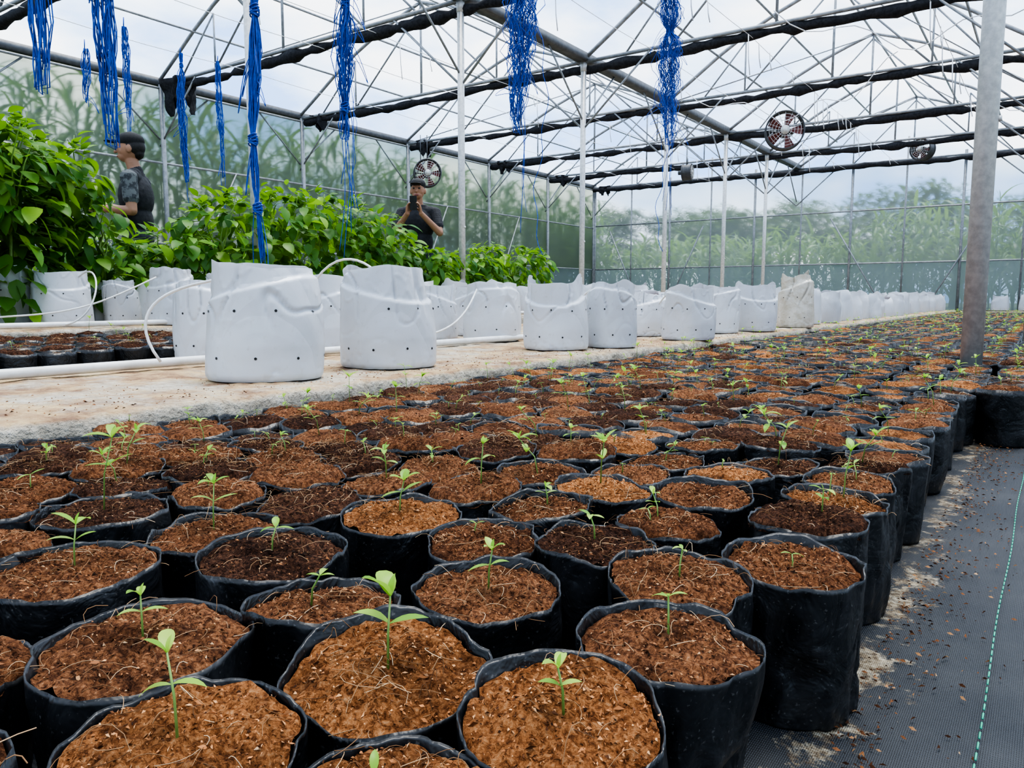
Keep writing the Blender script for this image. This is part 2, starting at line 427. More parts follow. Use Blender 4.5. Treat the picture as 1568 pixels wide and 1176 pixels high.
# ------------------------------------------------------------ nursery bags
measured=[ # (x,y,r, seedling height, spread, n true leaves, azimuth, tilt, soil)
(-.208,.472,.081,.046,.042,2,.2,.13,0),(.020,.517,.074,.030,.036,2,.1,.16,0),(-.078,.412,.070,.016,.03,1,.4,.10,0),
(-.306,.616,.084,.032,.038,2,.3,.04,1),(-.112,.602,.080,.050,.064,2,.15,.16,0),(.126,.614,.074,.028,.030,1,2.6,.04,1),
(-.470,.793,.085,.038,.048,2,.2,.04,1),(-.245,.790,.081,.022,.036,1,.3,.05,2),(-.026,.777,.079,.036,.042,3,.3,.06,1),
(.178,.758,.074,.024,.022,1,1.5,.08,1),(.297,.808,.072,.014,.026,0,.1,.10,1),(.080,.884,.068,.024,.038,1,2.7,.05,2),
(-.365,.935,.079,.050,.05,3,.5,.03,1),(-.134,.985,.079,.034,.054,3,.3,.05,0),(-.570,1.03,.084,.085,.062,3,.1,.03,2),
]
pots=[]
for m in measured:
    X,Y=site(m[0],m[1]); pots.append([X,Y,m[2],True,m])
fixed=len(pots)
grid=[]
for ci in range(-1,11):
    w=.25+.149*ci
    for j in range(-3,135):
        u=.142*j+(.071 if ci%2 else 0)
        if w<.2 and u<2.75: continue
        if u>18.45: continue
        X=-w+R.uniform(-.014,.014); Y=u+R.uniform(-.014,.014)
        if u<4.5 and any((X-p[0])**2+(Y-p[1])**2<.098**2 for p in pots[:fixed]): continue
        if (X+.28)**2+(Y-3.9)**2<.12**2: continue
        if any((X+.14)**2+(Y-u2)**2<.11**2 for u2 in (6.55,9.05,11.7,14.4,16.9)): continue
        grid.append([X,Y,R.uniform(.068,.076),False,None])
for j in range(2,110):
    u=2.9+.142*j
    for w in (-.05,):
        if u<18.45: grid.append([-w+R.uniform(-.01,.01),u,.071,False,None])
pots+=grid
near=[p for p in pots if p[1]<3.2]
for it in range(60):
    for a in range(len(near)):
        A=near[a]
        for b in range(a+1,len(near)):
            B=near[b]
            dx=B[0]-A[0]
            if abs(dx)>.17: continue
            dy=B[1]-A[1]
            if abs(dy)>.17: continue
            d=math.hypot(dx,dy); mn=(A[2]+B[2])*1.0
            if d<mn and d>1e-6:
                wa=0.1 if A[3] else 1; wb=0.1 if B[3] else 1
                if A[3] and B[3]: wa=wb=.5
                s=(mn-d)/d*.6/(wa+wb)
                A[0]-=dx*s*wa; A[1]-=dy*s*wa; B[0]+=dx*s*wb; B[1]+=dy*s*wb
    for p in near:
        if not p[3]:
            p[0]=max(-1.60,p[0])
            if p[1]<2.7: p[0]=min(-.235,p[0])
film=MB(); soil=MB(); chips=MB(); fibs=MB(); seeds=MB()
def seedling(base,h,spread,ntrue,az,lean=.0,lod=2):
    bx,by,bz=base
    seg=4 if lod else 3
    la=R.uniform(0,6.28); ln=h*lean*R.uniform(.3,2.2)
    top=Vector((bx+ln*math.cos(la),by+ln*math.sin(la),bz+h))
    mid=Vector((bx+ln*.2*math.cos(la),by+ln*.2*math.sin(la),bz+h*.5))
    r0=.0009+.012*h*.10
    seeds.tube([(bx,by,bz-.006),mid,top],[r0*1.2,r0,r0*.8],seg if lod<2 else 6,1)
    ns=6 if lod==2 else (4 if lod==1 else 3)
    cb=Vector((bx,by,bz)).lerp(top,.62 if ntrue>1 else .97)
    for s in (0,1):
        seeds.leaf(cb,az+pi*s+R.uniform(-.3,.3),R.uniform(.0,.7),spread*.55*R.uniform(.8,1.1),spread*.18,0,R.uniform(.3,1.2),ns,.2)
    for k in range(ntrue):
        a=az+pi/2+k*2.1+R.uniform(-.5,.5)
        seeds.leaf(top,a,R.uniform(.3,1.1),spread*R.uniform(.40,.60),spread*R.uniform(.18,.26),0,R.uniform(.5,1.4),ns,.28)
    if ntrue>=2:
        seeds.leaf(top,az+.9,1.35,spread*.28,spread*.09,0,.4,ns,.4)
fwx,fwy=site(0,1)
def potmesh(X,Y,r,z0,lod,over,meas,seed,hh=.158,empty_=False,st=1):
    seg={2:80,1:26,0:10}[lod]
    zf={2:[0,.012,.04,.08,.13,.19,.25,.31,.37,.43,.49,.55,.61,.67,.73,.79,.85,.91,.96,1],1:[0,.04,.3,.6,.9,1],0:[0,.5,1]}[lod]
    tiltx=R.uniform(-.08,.08);tilty=R.uniform(-.08,.08)
    if meas: tiltx=meas[7]*fwx; tilty=meas[7]*fwy
    hh=hh+R.uniform(-.008,.009)
    fa=R.uniform(0,6.28)
    def rad(c,s,f):
        q=r*(.885+.085*math.sin(min(1,f*1.3)*pi*.5)+.02*f)
        q+=.010*nz(c*1.2+seed,s*1.2,f*1.2)
        if lod:
            q+=.0050*nz(c*2.8+seed,s*2.8,f*2.0+5)
        if lod==2:
            q+=.0010*nz(c*7,s*7+seed,f*3)-.0048*max(0,.14-abs(nz(c*2.0+9,s*2.0+seed,f*2.2)))/.14*(.2+.8*math.sin(pi*f))
            q-=.0016*max(0,.10-abs(nz(c*3.5+3,s*3.5+seed,f*3.5+7)))/.10
            dd=(c*math.cos(fa)+s*math.sin(fa))
            q+=.004*max(0,abs(dd)-.985)/.015
        return min(q,r*1.05)
    def zz(c,s,f):
        return z0+hh*f+f*f*(c*tiltx+s*tilty)*r+(f**6)*(.009*nz(c*1.6+seed,s*1.6,3)+(.003*nz(c*4+seed,s*4,9) if lod else 0))
    th=[2*pi*k/seg for k in range(seg)]
    o=len(film.v)
    rows=[(f,0) for f in zf]+[(.985,.0018),(.86,.0035)]
    for f,ins in rows:
        for a in th:
            c,s=math.cos(a),math.sin(a); q=rad(c,s,f)-ins
            film.v.append((X+q*c,Y+q*s,zz(c,s,f)))
    for j in range(len(rows)-1):
        for k in range(seg):
            k2=(k+1)%seg
            film.f.append((o+j*seg+k,o+j*seg+k2,o+(j+1)*seg+k2,o+(j+1)*seg+k)); film.m.append(0)
    film.f.append(tuple(o+k for k in range(seg))[::-1]); film.m.append(0)
    nr={2:20,1:5,0:2}[lod]
    fl=1.02 if over else R.uniform(.92,.98)
    sr=1.04 if over else .985
    dome=R.uniform(.004,.012)
    def sz(x,y,q,c,s):
        zb=z0+hh*fl+(c*tiltx+s*tilty)*r*q
        d=dome*(1-q*q)
        if lod: d+=.006*nz(x*28,y*28,seed)+.0040*nz(x*75,y*75,seed+4)
        if lod==2: d+=.0036*nz(x*190,y*190,2)
        return zb+d-(.010*max(0,q-.9)*10 if over else 0)
    o=len(soil.v)
    soil.v.append((X,Y,sz(X,Y,0,0,0)))
    ff=min(fl,1.0)
    for j in range(1,nr+1):
        q=j/nr
        for a in th:
            c,s=math.cos(a),math.sin(a); rr=(rad(c,s,ff)-.003)*q*sr
            x=X+rr*c;y=Y+rr*s
            soil.v.append((x,y,sz(x,y,q,c,s)))
    for k in range(seg):
        soil.f.append((o,o+1+k,o+1+(k+1)%seg)); soil.m.append(st)
    for j in range(nr-1):
        for k in range(seg):
            k2=(k+1)%seg; b=o+1+j*seg
            soil.f.append((b+k,b+seg+k,b+seg+k2,b+k2)); soil.m.append(st)
    nch={2:850,1:45,0:0}[lod]
    for _ in range(nch):
        q=math.sqrt(R.random())*.97; a=R.uniform(0,2*pi); c,s=math.cos(a),math.sin(a)
        x=X+r*.93*q*c; y=Y+r*.93*q*s; z=sz(x,y,q,c,s)
        sc=R.uniform(.0006,.0017)*(1 if lod==2 else 1.8)*(1.7 if R.random()<.07 else 1)
        ax=R.uniform(0,2*pi); el_=R.uniform(.8,2.0)
        ca,sa=math.cos(ax)*sc,math.sin(ax)*sc
        chips.add([(x-ca*el_,y-sa*el_,z-sc*.2),(x+ca*el_,y+sa*el_,z+sc*R.uniform(-.2,.9)),(x-sa*.6,y+ca*.6,z+sc*.1),(x+sa*.3,y-ca*.3,z+sc*R.uniform(.5,1.3))],[(0,1,2),(0,3,1),(1,3,2),(0,2,3)],st if R.random()<.75 else R.randint(0,2))
    nf={2:R.randint(20,75),1:R.randint(4,26),0:0}[lod]
    for _ in range(nf):
        q=R.random()**.6*.92; a=R.uniform(0,2*pi); c,s=math.cos(a),math.sin(a)
        x=X+r*q*c;y=Y+r*q*s;z=sz(x,y,q,c,s)+.001
        L=R.uniform(.008,.030)*(1.8 if R.random()<.12 else 1); az=R.uniform(0,2*pi); kz=R.uniform(0,.008)*(3 if R.random()<.12 else 1); bend=R.uniform(-1.3,1.3)
        pts=[]
        for i in range(5):
            tt=i/4; pts.append((x+math.cos(az+bend*tt)*L*tt,y+math.sin(az+bend*tt)*L*tt,z+kz*math.sin(pi*tt*.8)))
        fibs.tube(pts,.00032 if lod==2 else .0005,3,cap=False)
    sx=X+R.uniform(-.018,.018); sy=Y+R.uniform(-.018,.018)
    sb=(sx,sy,sz(sx,sy,.1,1,0))
    if meas: seedling((X,Y,sz(X,Y,.02,1,0)),meas[3]*1.15,meas[4],meas[5],meas[6]+YAW,.12)
    elif not empty_ and R.random()<.88:
        big=R.random()
        if big<.38: h=R.uniform(.008,.018); sp_=R.uniform(.014,.024); nt_=0
        elif big<.68: h=R.uniform(.018,.034); sp_=R.uniform(.026,.040); nt_=R.choice((0,1,2))
        else: h=R.uniform(.036,.070); sp_=R.uniform(.040,.062); nt_=R.choice((2,3,4))
        seedling(sb,h,sp_,nt_,R.uniform(0,6.28),.3,lod)
        if R.random()<.15:
            seedling((sx+R.uniform(-.02,.02),sy+R.uniform(-.02,.02),sb[2]),h*.5,R.uniform(.016,.026),0,R.uniform(0,6.28),.25,lod)
for i,p in enumerate(pots):
    d=math.hypot(p[0],p[1])
    lod=2 if (d<1.55 and p[1]>.15) else (1 if d<5 else 0)
    w=-p[0]
    over=(not p[3]) and ((w>.70 and d<2.5 and R.random()<.8) or R.random()<.15)
    q=R.random()
    if p[3]: st=p[4][8]
    elif w>.75 and d<2.6: st=2 if q<.5 else 1
    else: st=0 if q<.34 else (1 if q<.78 else 2)
    potmesh(p[0],p[1],p[2],.006,lod,over,p[4],i*1.37,st=st)
for ci in range(10):
    for j in range(-4,19):
        X=-(3.06+.148*ci)+R.uniform(-.01,.01); Y=.143*j+(.07 if ci%2 else 0)-.05
        if X<-4.34 or Y>2.62: continue
        potmesh(X,Y,.070,.10,1,R.random()<.5,None,500+ci*20+j,.150,empty_=R.random()<.75,st=2)
bed=empty('potted_seedling_bed')
film.obj('black_bags',M_film,bed); soil.obj('coir_fill',SOILS,bed); chips.obj('coir_chips',[M_c1,M_c2,M_c3],bed,smooth=False)
fibs.obj('coir_fibres',M_fib,bed); seeds.obj('seedlings',[M_seed,M_stem],bed)
mb=MB()
for _ in range(4200):
    q=R.random()
    if q<.55:
        x=-.16+abs(R.gauss(0,.06)); y=R.uniform(.3,5); z=.009
    else:
        x=-1.70-abs(R.gauss(0,.25)); y=R.uniform(.3,6); z=.203
        if x<-2.5: continue
    sc=R.uniform(.001,.0032); a=R.uniform(0,6.28); ca,sa=math.cos(a)*sc,math.sin(a)*sc
    mb.add([(x-ca*1.5,y-sa*1.5,z),(x+ca*1.5,y+sa*1.5,z+sc*.4),(x-sa*.7,y+ca*.7,z),(x,y,z+sc)],[(0,1,2),(0,3,1),(1,3,2),(0,2,3)])
mb.obj('spilled_coir',M_chip,smooth=False)

# ------------------------------------------------------------ white grow bags
def whitebag(mb,X,Y,Z,r,h,seed,lod=1,rot=0.,crump=1.0,ears=.0,slope=.0):
    seg=128 if lod else 24; nv=60 if lod else 8
    lx,ly=.035*nz(seed,1.5,0),.035*nz(seed,2.5,9)
    def ridge(x,y,z,w):
        return max(0,w-abs(nz(x,y,z)))/w
    def surf(a,f):
        th=2*pi*a+rot; c,s=math.cos(th),math.sin(th)
        sq=(abs(math.cos(th-rot))**3.0+abs(math.sin(th-rot))**3.0)**(-1/3.0)
        q=r*(.80+.20*sq)
        prof=1.0+.015*math.sin(pi*min(1,f*1.1))-.09*max(0,f-.30)/.70
        if f<.05: prof*=.955+.045*math.sqrt(f/.05)
        q*=prof
        q+=crump*(.013*nz(c*1.0+seed,s*1.0,f*1.0)+.003*nz(c*2.2+seed,s*2.2,f*1.6+3))
        if lod:
            up=max(0,min(1,(f-.40)/.3)); lo_=max(0,min(1,(.22-f)/.15))
            q+=crump*(-.010*ridge(c*1.3+seed,s*1.3,f*1.5,.05)*(.15+up)+.003*ridge(c*2.2,s*2.2+seed,f*2.2+9,.04)*up-.004*ridge(c*5+seed,s*5,f*4+30,.08)*(.05+lo_))
        fl=.78+.13*math.sin(th+seed)
        if f>fl: q-=.013*min(1,(f-fl)/.03)*crump
        ear=max(0,math.cos(th*1.0-rot-seed*.7))**14+max(0,-math.cos(th*1.0-rot-seed*.7))**14
        z=h*f+(f**6)*(.024*crump*nz(c*1.0+seed,s*1.0,50)+.002*crump*nz(c*4+seed,s*4,60)+ears*.05*ear+slope*c)
        return (X+q*c+lx*f*f,Y+q*s+ly*f*f,Z+z)
    mb.grid(lambda a,b:surf(a,b),seg,nv,0,wrap=True)
    def inner(a,b):
        x,y,z=surf(a,1.0-.22*b); k=.985-.01*b
        return (X+(x-X)*k,Y+(y-Y)*k,z-(0 if b else .001))
    mb.grid(inner,seg,3,0,wrap=True)
    n=seg
    mb.add([surf(k/n,0.0) for k in range(n)],[tuple(range(n))[::-1]],0)
    rim=[surf(k/n,.78) for k in range(n)]
    mb.add([(X,Y,Z+h*.82)]+[(X+(x-X)*.96,Y+(y-Y)*.96,z) for x,y,z in rim],[(0,1+k,1+(k+1)%n) for k in range(n)],1)
    if lod:
        for row in (.20,.60):
            for k in range(9):
                a=(k+.5*(row>.5)+.2)/9; f=row+.02*nz(k,seed,row)
                p=Vector(surf(a,f)); pa=Vector(surf(a+.004,f)); pf=Vector(surf(a,f+.01))
                nrm=(pa-p).cross(pf-p).normalized()
                t1=(pa-p).normalized(); t2=nrm.cross(t1)
                vs=[]
                for i in range(8):
                    q=2*pi*i/8; v=p+nrm*.0018+(t1*math.cos(q)+t2*math.sin(q))*.0044; vs.append(tuple(v))
                mb.add(vs,[tuple(range(8))],2)
bags=[(-.775,2.41,.178,.348,0.20,.15,-.01),(-.455,2.83,.166,.348,0.20,.2,.0),(-.12,4.56,.172,.33,.20,0,0),(.212,3.80,.155,.315,.20,1,0),(.505,3.97,.132,.32,.20,.4,0),
 (.88,5.15,.14,.29,.20,0,0),(1.07,4.68,.152,.31,.20,.5,0),(1.50,5.62,.15,.33,.20,.2,0),(1.85,5.92,.165,.34,.20,.7,0),
 (-1.20,3.10,.14,.31,.20,.2,0),(-.88,3.78,.155,.35,.20,0,0),(-.47,4.85,.13,.33,.195,0,0),(-.30,5.35,.13,.33,.195,0,0),
 (-2.76,4.75,.172,.325,.28,.3,0),(-2.56,5.08,.11,.28,.28,0,0),(-2.20,4.98,.145,.35,.28,.4,0),(-3.10,4.74,.15,.36,.28,0,0),(-2.0,5.38,.13,.33,.28,0,0)]
for i,(x,y,r,h,z,ea,sl_) in enumerate(bags):
    X,Y=site(x,y); mb=MB(); whitebag(mb,0,0,0,r,h,i*3.7+1,1,R.uniform(0,1.5),1.0 if i not in (5,) else 2.0,ea,sl_)
    mb.obj('white_grow_bag',[M_white,M_sb,M_hole],loc=(X,Y,z+.004))
X,Y=site(2.44,6.67); mb=MB(); whitebag(mb,0,0,0,.16,.42,77,1,.4,2.2,1.2); mb.obj('clear_plastic_bag',[M_clearbag,M_sb,M_hole],loc=(X,Y,.205))
mb=MB(); i=0
for (w,u0,st) in ((1.96,7.35,.42),(2.78,5.9,.48),(3.6,6.4,.55),(4.75,5.2,.6)):
    u=u0
    while u<18.5:
        whitebag(mb,-w+R.uniform(-.12,.10),u,.204 if w<4.5 else .284,R.uniform(.13,.165),R.uniform(.25,.35),100+i*2.3,0,R.uniform(0,1.5),1.3,R.random()*.9); i+=1
        u+=st+R.uniform(-.07,.16)
x=-1.3
while x<4.6:
    whitebag(mb,x,18.92+R.uniform(-.03,.03),.204,R.uniform(.13,.165),R.uniform(.26,.36),300+i*2.3,0,R.uniform(0,1.5),1.2,R.random()*.8); i+=1; x+=.37+R.uniform(0,.10)
mb.obj('white_grow_bag_rows',[M_white,M_sb,M_hole])

# drip irrigation
mb=MB()
mb.tube([(-2.56+.012*math.sin(i*.5),-4+22*i/80,.224) for i in range(81)],.0165,12)
for y in (.6,2.4,4.2): mb.tube([(-2.56+.012*math.sin((y+4)/22*80*.5),y-.03,.224),(-2.56+.012*math.sin((y+4)/22*80*.5),y+.03,.224)],.021,12)
mb.obj('drip_irrigation_pipe',M_pvc)
mb=MB()
mb.tube([(-4.56+.012*math.sin(i*.5),-4+22*i/80,.303) for i in range(81)],.0165,10)
mb.obj('drip_irrigation_pipe',M_pvc)
def bez(p,n=18):
    p=[Vector(q) for q in p]; out=[]
    for i in range(n+1):
        t_=i/n; q=list(p)
        while len(q)>1: q=[q[k].lerp(q[k+1],t_) for k in range(len(q)-1)]
        out.append(q[0])
    return out
def S(x,y,z): X,Y=site(x,y); return (X,Y,z)
tubes=[[S(-1.20,2.62,.235),S(-1.32,2.62,.40),S(-1.25,2.7,.50),S(-1.05,2.7,.50),S(-.92,2.6,.53)],
 [S(-.95,3.35,.24),S(-.85,3.3,.71),S(-.65,3.3,.68),S(-.5,3.1,.54),S(-.46,2.9,.46)],
 [S(-.62,3.4,.24),S(-.5,3.5,.3),S(-.3,3.7,.22),S(-.25,4.1,.35),S(-.2,4.4,.5)],
 [S(-2.55,4.35,.3),S(-2.3,4.35,.30),S(-2.35,4.5,.72),S(-2.62,4.7,.58)],
 [S(-1.6,2.2,.24),S(-1.9,2.25,.26),S(-1.75,2.4,.28),S(-1.9,2.5,.27),S(-2.3,2.6,.33)],
 [S(-3.1,4.35,.3),S(-2.8,4.2,.40),S(-2.5,4.3,.3),S(-2.4,4.5,.42),S(-2.2,4.8,.58)],
 [S(.25,4.4,.235),S(.3,4.3,.4),S(.5,4.3,.61),S(.54,4.1,.48)],
 [S(.9,5.2,.235),S(1.0,4.9,.62),S(1.1,4.8,.46)]]
for tt in tubes:
    mb=MB(); mb.tube(bez(tt),.0050,8); mb.obj('drip_tube',M_pvc)

# ------------------------------------------------------------ blue twine
def twine(x,y,zt,zb,n,spread,name='blue_twine_bundle',knots=(),tails=0,loop=0.,rr=.0024,uneven=.4,mess=1.0):
    X,Y=site(x,y); mb=MB()
    def width(q,z):
        wd=spread*(.30+.70*math.sin(pi*min(1,q*.9+.05)))*(1+loop*q*q)
        for kz in knots: wd*=1-.78*math.exp(-((z-kz)/.07)**2)
        return wd
    ax,ay=R.uniform(0,9),R.uniform(0,9)
    def sway(z): return .03*nz(z*1.3,ax,0)*mess,.03*nz(z*1.3,ay,5)*mess
    for k in range(n):
        a=R.uniform(0,2*pi); a2=a+R.uniform(1.5,4.5); zbb=zb+R.random()**1.6*(zt-zb)*uneven
        pts=[]; N=30; tw=R.uniform(-1.2,1.2)
        for leg,(aa,rev) in enumerate(((a,0),(a2,1))):
            rg=range(N+1) if not rev else range(N,-1,-1)
            for i in rg:
                q=i/N; z=zt+(zbb-zt)*q; wd=width(q,z); sx,sy=sway(z)
                m=mess*wd*.9
                if leg and i==N: z-=.012
                ang=aa+tw*q
                pts.append((X+sx+wd*.75*math.cos(ang)+m*nz(z*6,k*3.1,leg*7),Y+sy+wd*.75*math.sin(ang)+m*nz(z*6,k*3.1+50,leg*7),z))
        mb.tube(pts,rr,4,cap=False)
    for k in range(int(n*.35)):
        z0_=R.uniform(zb+(zt-zb)*.1,zt-.1); L=R.uniform(.06,.25); a=R.uniform(0,6.28); wd=spread*R.uniform(1.2,2.6)
        mb.tube([(X+wd*math.sin(pi*i/14)*math.cos(a),Y+wd*math.sin(pi*i/14)*math.sin(a),z0_-L*(1-math.cos(pi*2*i/14))*.5-.06*i/14) for i in range(15)],rr*.8,4)
    for k in range(tails):
        ph=R.uniform(0,6); L=R.uniform(.2,.7)
        mb.tube([(X+.03*math.sin(ph+i*.35)+.006*i*math.cos(ph),Y+.02*math.cos(ph+i*.4),zb+.3-(.3+L)*i/14) for i in range(15)],rr*.8,4)
    for kz in knots:
        for c in range(5):
            mb.tube([(X+sway(kz)[0]+.020*math.cos(j*.6),Y+sway(kz)[1]+.020*math.sin(j*.6),kz-.02+.010*c+.006*math.sin(j+c)) for j in range(12)],rr*1.3,4)
    mb.tube([(X-.01,Y,zt),(X,Y,3.40)],rr*1.5,5)
    return mb.obj(name,M_blue)
twine(-1.135,3.52,3.3,.60,40,.032,knots=(1.70,1.15,.85),tails=2,mess=.8,uneven=.5,rr=.0026)
twine(-.83,3.98,3.3,1.25,32,.060,knots=(1.40,1.9),tails=6,mess=1.5)
twine(.045,5.3,3.3,1.55,46,.095,knots=(2.5,),tails=3,mess=1.5,uneven=.45)
twine(1.45,7.4,3.36,1.88,46,.095,knots=(2.9,),tails=5,mess=1.5,uneven=.45)
twine(-1.505,2.97,3.3,1.02,22,.024,loop=1.8,mess=1.0,uneven=.15)
twine(-1.63,2.77,3.3,1.16,16,.024,loop=1.3,mess=1.0,uneven=.15)
twine(-3.93,9.5,3.34,1.85,14,.05,knots=(3.2,),tails=1,rr=.004)
twine(-3.60,9.8,3.34,1.95,10,.04,tails=2,rr=.004)
twine(-4.10,8.5,3.3,2.2,10,.045,rr=.004)
twine(-4.9,9.2,3.3,2.7,10,.05,rr=.004)
for (x,y,zb) in ((.20,5.45,.75),(1.45,7.6,.9),(-1.5,7.5,1.2)):
    X,Y=site(x,y); mb=MB()
    mb.tube([(X+.06*math.sin(i*.33)+.02*math.sin(i*1.1),Y+.03*math.cos(i*.4),3.4+(zb-3.4)*i/40) for i in range(41)],.003,4); mb.obj('blue_twine_strand',M_blue)

# ------------------------------------------------------------ pepper plants
def pepper(X,Y,z0,H,rad,n,ls=1.0,name='pepper_plant',low=.02):
    mb=MB()
    st=[]
    mb.tube([(0,0,0),(.01,.01,H*.3)],[.010,.009],6,1)
    for k in range(6):
        a=k*1.05+R.uniform(-.3,.3); pts=[(.01,.01,H*.28)]
        rr=rad*R.uniform(.35,.8)
        for i in range(1,7):
            q=i/6; pts.append((rr*q*math.cos(a)+.02*R.uniform(-1,1),rr*q*math.sin(a)+.02*R.uniform(-1,1),H*.28+(H*.72)*q*R.uniform(.93,1)*(.85+.15*math.cos(k))))
        mb.tube(pts,[.008-.0009*i for i in range(7)],5,1); st.append(pts)
    for i in range(n):
        a=R.uniform(0,2*pi)
        q=Vector((rad*math.sqrt(R.uniform(.05,1))*math.cos(a),rad*math.sqrt(R.uniform(.05,1))*math.sin(a),H*(low+(1-low)*R.random()**.8)))
        hz=max(0,q.z/H); sc=(.75+.4*math.sin(pi*min(1,hz*.9)))*(1-.45*max(0,hz-.75)/.25); q.x*=sc; q.y*=sc
        q.z+=.08*H*nz(q.x*5+X*3,q.y*5+Y*3,1)
        b=q.lerp(Vector((q.x*.35,q.y*.35,max(.02,q.z+.03))),.6)
        az=math.atan2(q.y,q.x)+R.uniform(-1.1,1.1)
        L=R.uniform(.09,.16)*ls*(1.0 if hz<.85 else .7)
        if R.random()<.5: mb.tube([b,q],.0022,3,1,cap=False)
        top_=hz>.82
        mb.leaf(q,az,R.uniform(-1.15,.05) if not top_ else R.uniform(-.6,.9),L,L*R.uniform(.52,.68),0,R.uniform(.3,.9),5,R.uniform(.08,.3),R.uniform(-.5,.5),.75)
    return mb.obj(name,[M_leaf,M_stem],loc=(X,Y,z0))
plist=[]
for u in (.6,1.05,1.5,1.92,2.22): plist.append((5.38+R.uniform(-.06,.06),u,1.06 if u<2.2 else 1.02,.36 if u<2.2 else .30,380,1.1,-.15))
plist.append((5.30,2.52,.96,.20,200,1.0,-.12))
plist.append((5.28,2.72,.60,.18,110,1.0,-.15))
for u in (1.7,2.1): plist.append((5.15,u,.95,.30,240,1.1,-.2))
plist.append((5.35,2.98,.28,.22,90,.9,0))
def Hu(u):
    return float(np.interp(u,[3.3,3.6,4,5,5.3,5.5,5.8,6.2,6.6,7,7.6,8.2],[.42,.62,.74,.86,.76,.60,.42,.38,.36,.46,.54,.48]))
u=3.3
while u<8.3:
    st_=.35 if u<6 else .40
    plist.append((5.4+R.uniform(-.1,.1),u,Hu(u)+R.uniform(-.03,.03),.34 if u<5.6 else .27,240 if u<6 else 150,1.0,-.1)); u+=st_
for (w,u,H,rad,n,ls,low) in plist:
    pepper(-w,u,.56,H,rad,n,ls,low=low)
    if w>5.25:
        mb=MB(); whitebag(mb,0,0,0,.13,.28,u*7,0,u,1.2,.5); mb.obj('white_grow_bag',[M_white,M_sb,M_hole],loc=(-w,u,.284))
for i in range(14):
    u=2.4+i*.62
    if abs(u-3.3)<.25: continue
    pepper(-7.3+R.uniform(-.1,.1),u,.28,.86+R.uniform(-.08,.08)-.025*i,.34,150,1.0)
    mb=MB(); whitebag(mb,0,0,0,.14,.29,u*7,0,u,1.2,.5); mb.obj('white_grow_bag',[M_white,M_sb,M_hole],loc=(-7.3,u,.004))

# ------------------------------------------------------------ corn and trees outside
def corn(mb,X,Y,H):
    mb.tube([(X,Y,-.03),(X+.03,Y,H*.9)],[.014,.007],5,0)
    n=14
    for k in range(n):
        z=H*(.12+.80*k/n); az=R.uniform(0,2*pi)
        mb.leaf((X,Y,z),az,R.uniform(.9,1.3),R.uniform(.65,.95),R.uniform(.06,.10),0,R.uniform(1.0,2.2),6,.3,R.uniform(-.4,.4),.6)
    for k in range(4): mb.leaf((X+.03,Y,H*.88),R.uniform(0,6.28),1.3,.3,.02,0,.6,3,0)
mb=MB()
for i in range(100):
    for j in range(5):
        corn(mb,-12.05-.55*j+R.uniform(-.12,.12),-3+i*.26+R.uniform(-.08,.08),R.uniform(3.5,4.5)-.01*i*.5)
mb.obj('corn_field',M_corn)
mb=MB()
for i in range(60):
    for j in range(5):
        corn(mb,-12+i*.32+R.uniform(-.1,.1),21.6+.8*j+R.uniform(-.12,.12),R.uniform(2.1,2.9)*(.85 if -12+i*.32<-4 else 1.08))
mb.obj('corn_field',M_corn)
def tree(X,Y,H,rad):
    mb=MB(); mb.tube([(0,0,-.1),(.1,0,H*.3),(0,.1,H*.6)],[.25,.2,.12],8,1)
    cl=[(R.uniform(-1,1)*rad*.75,R.uniform(-1,1)*rad*.6,H*R.uniform(.35,.85),rad*R.uniform(.3,.55)) for _ in range(11)]
    for c in cl:
        mb.tube([(0,.05,H*.4),(c[0],c[1],c[2])],[.1,.03],5,1)
        for k in range(260):
            v=Vector((R.gauss(0,1),R.gauss(0,1),R.gauss(0,1))).normalized()*c[3]*R.uniform(.6,1.05); v.z*=.75
            mb.leaf((c[0]+v.x,c[1]+v.y,c[2]+v.z),R.uniform(0,6.28),R.uniform(-.6,.6),.42,.24,0,.8,2,.2)
    mb.obj('tree',[M_tree,M_bark],loc=(X,Y,0))
for i in range(15):
    tree(-26+i*3.2+R.uniform(-1,1),42+R.uniform(-3,4),R.uniform(4.8,7.2),R.uniform(2.5,3.5))

# ------------------------------------------------------------ fans
def fan(x,y,z,r,face):
    X,Y=site(x,y); mb=MB()
    def ring(rad,yy,rr,m=0,n=40): mb.tube([(rad*math.cos(2*pi*i/n),yy,rad*math.sin(2*pi*i/n)) for i in range(n+1)],rr,6,m,cap=False)
    mb.grid(lambda a,b:(r*math.cos(2*pi*a),-.09+.18*b,r*math.sin(2*pi*a)),40,1,0,wrap=True)
    ring(r,-.09,.014);ring(r,.09,.014)
    for k in range(1,6): ring(r*k/6,-.11,.0035,2,28)
    for k in range(16):
        a=2*pi*k/16; mb.tube([(.04*math.cos(a),-.115,.04*math.sin(a)),(r*math.cos(a),-.09,r*math.sin(a))],.0035,4,2)
    mb.tube([(0,-.12,0),(0,-.06,0)],.075*r/.31,14,2); mb.tube([(0,.0,0),(0,.2,0)],.085*r/.31,14,0)
    for k in range(5):
        a=2*pi*k/5
        def bl(s,q):
            rr=r*(.15+.78*q); aa=a+(s-.5)*(.75-.15*q)
            return (rr*math.cos(aa),-.02+(s-.5)*.07,rr*math.sin(aa))
        mb.grid(bl,5,5,1)
    mb.tube([(0,0,r),(0,0,HE-z)],.01,5,0); mb.tube([(-r*.5,0,r*.87),(-r*.5,0,HE-z)],.008,5,0)
    for sg in (-1,1): mb.tube([(sg*r,0,0),(0,.12,0)],.012,5,0)
    mb.obj('circulation_fan',[M_dark,M_red,M_galv],loc=(X,Y,z),rz=face)
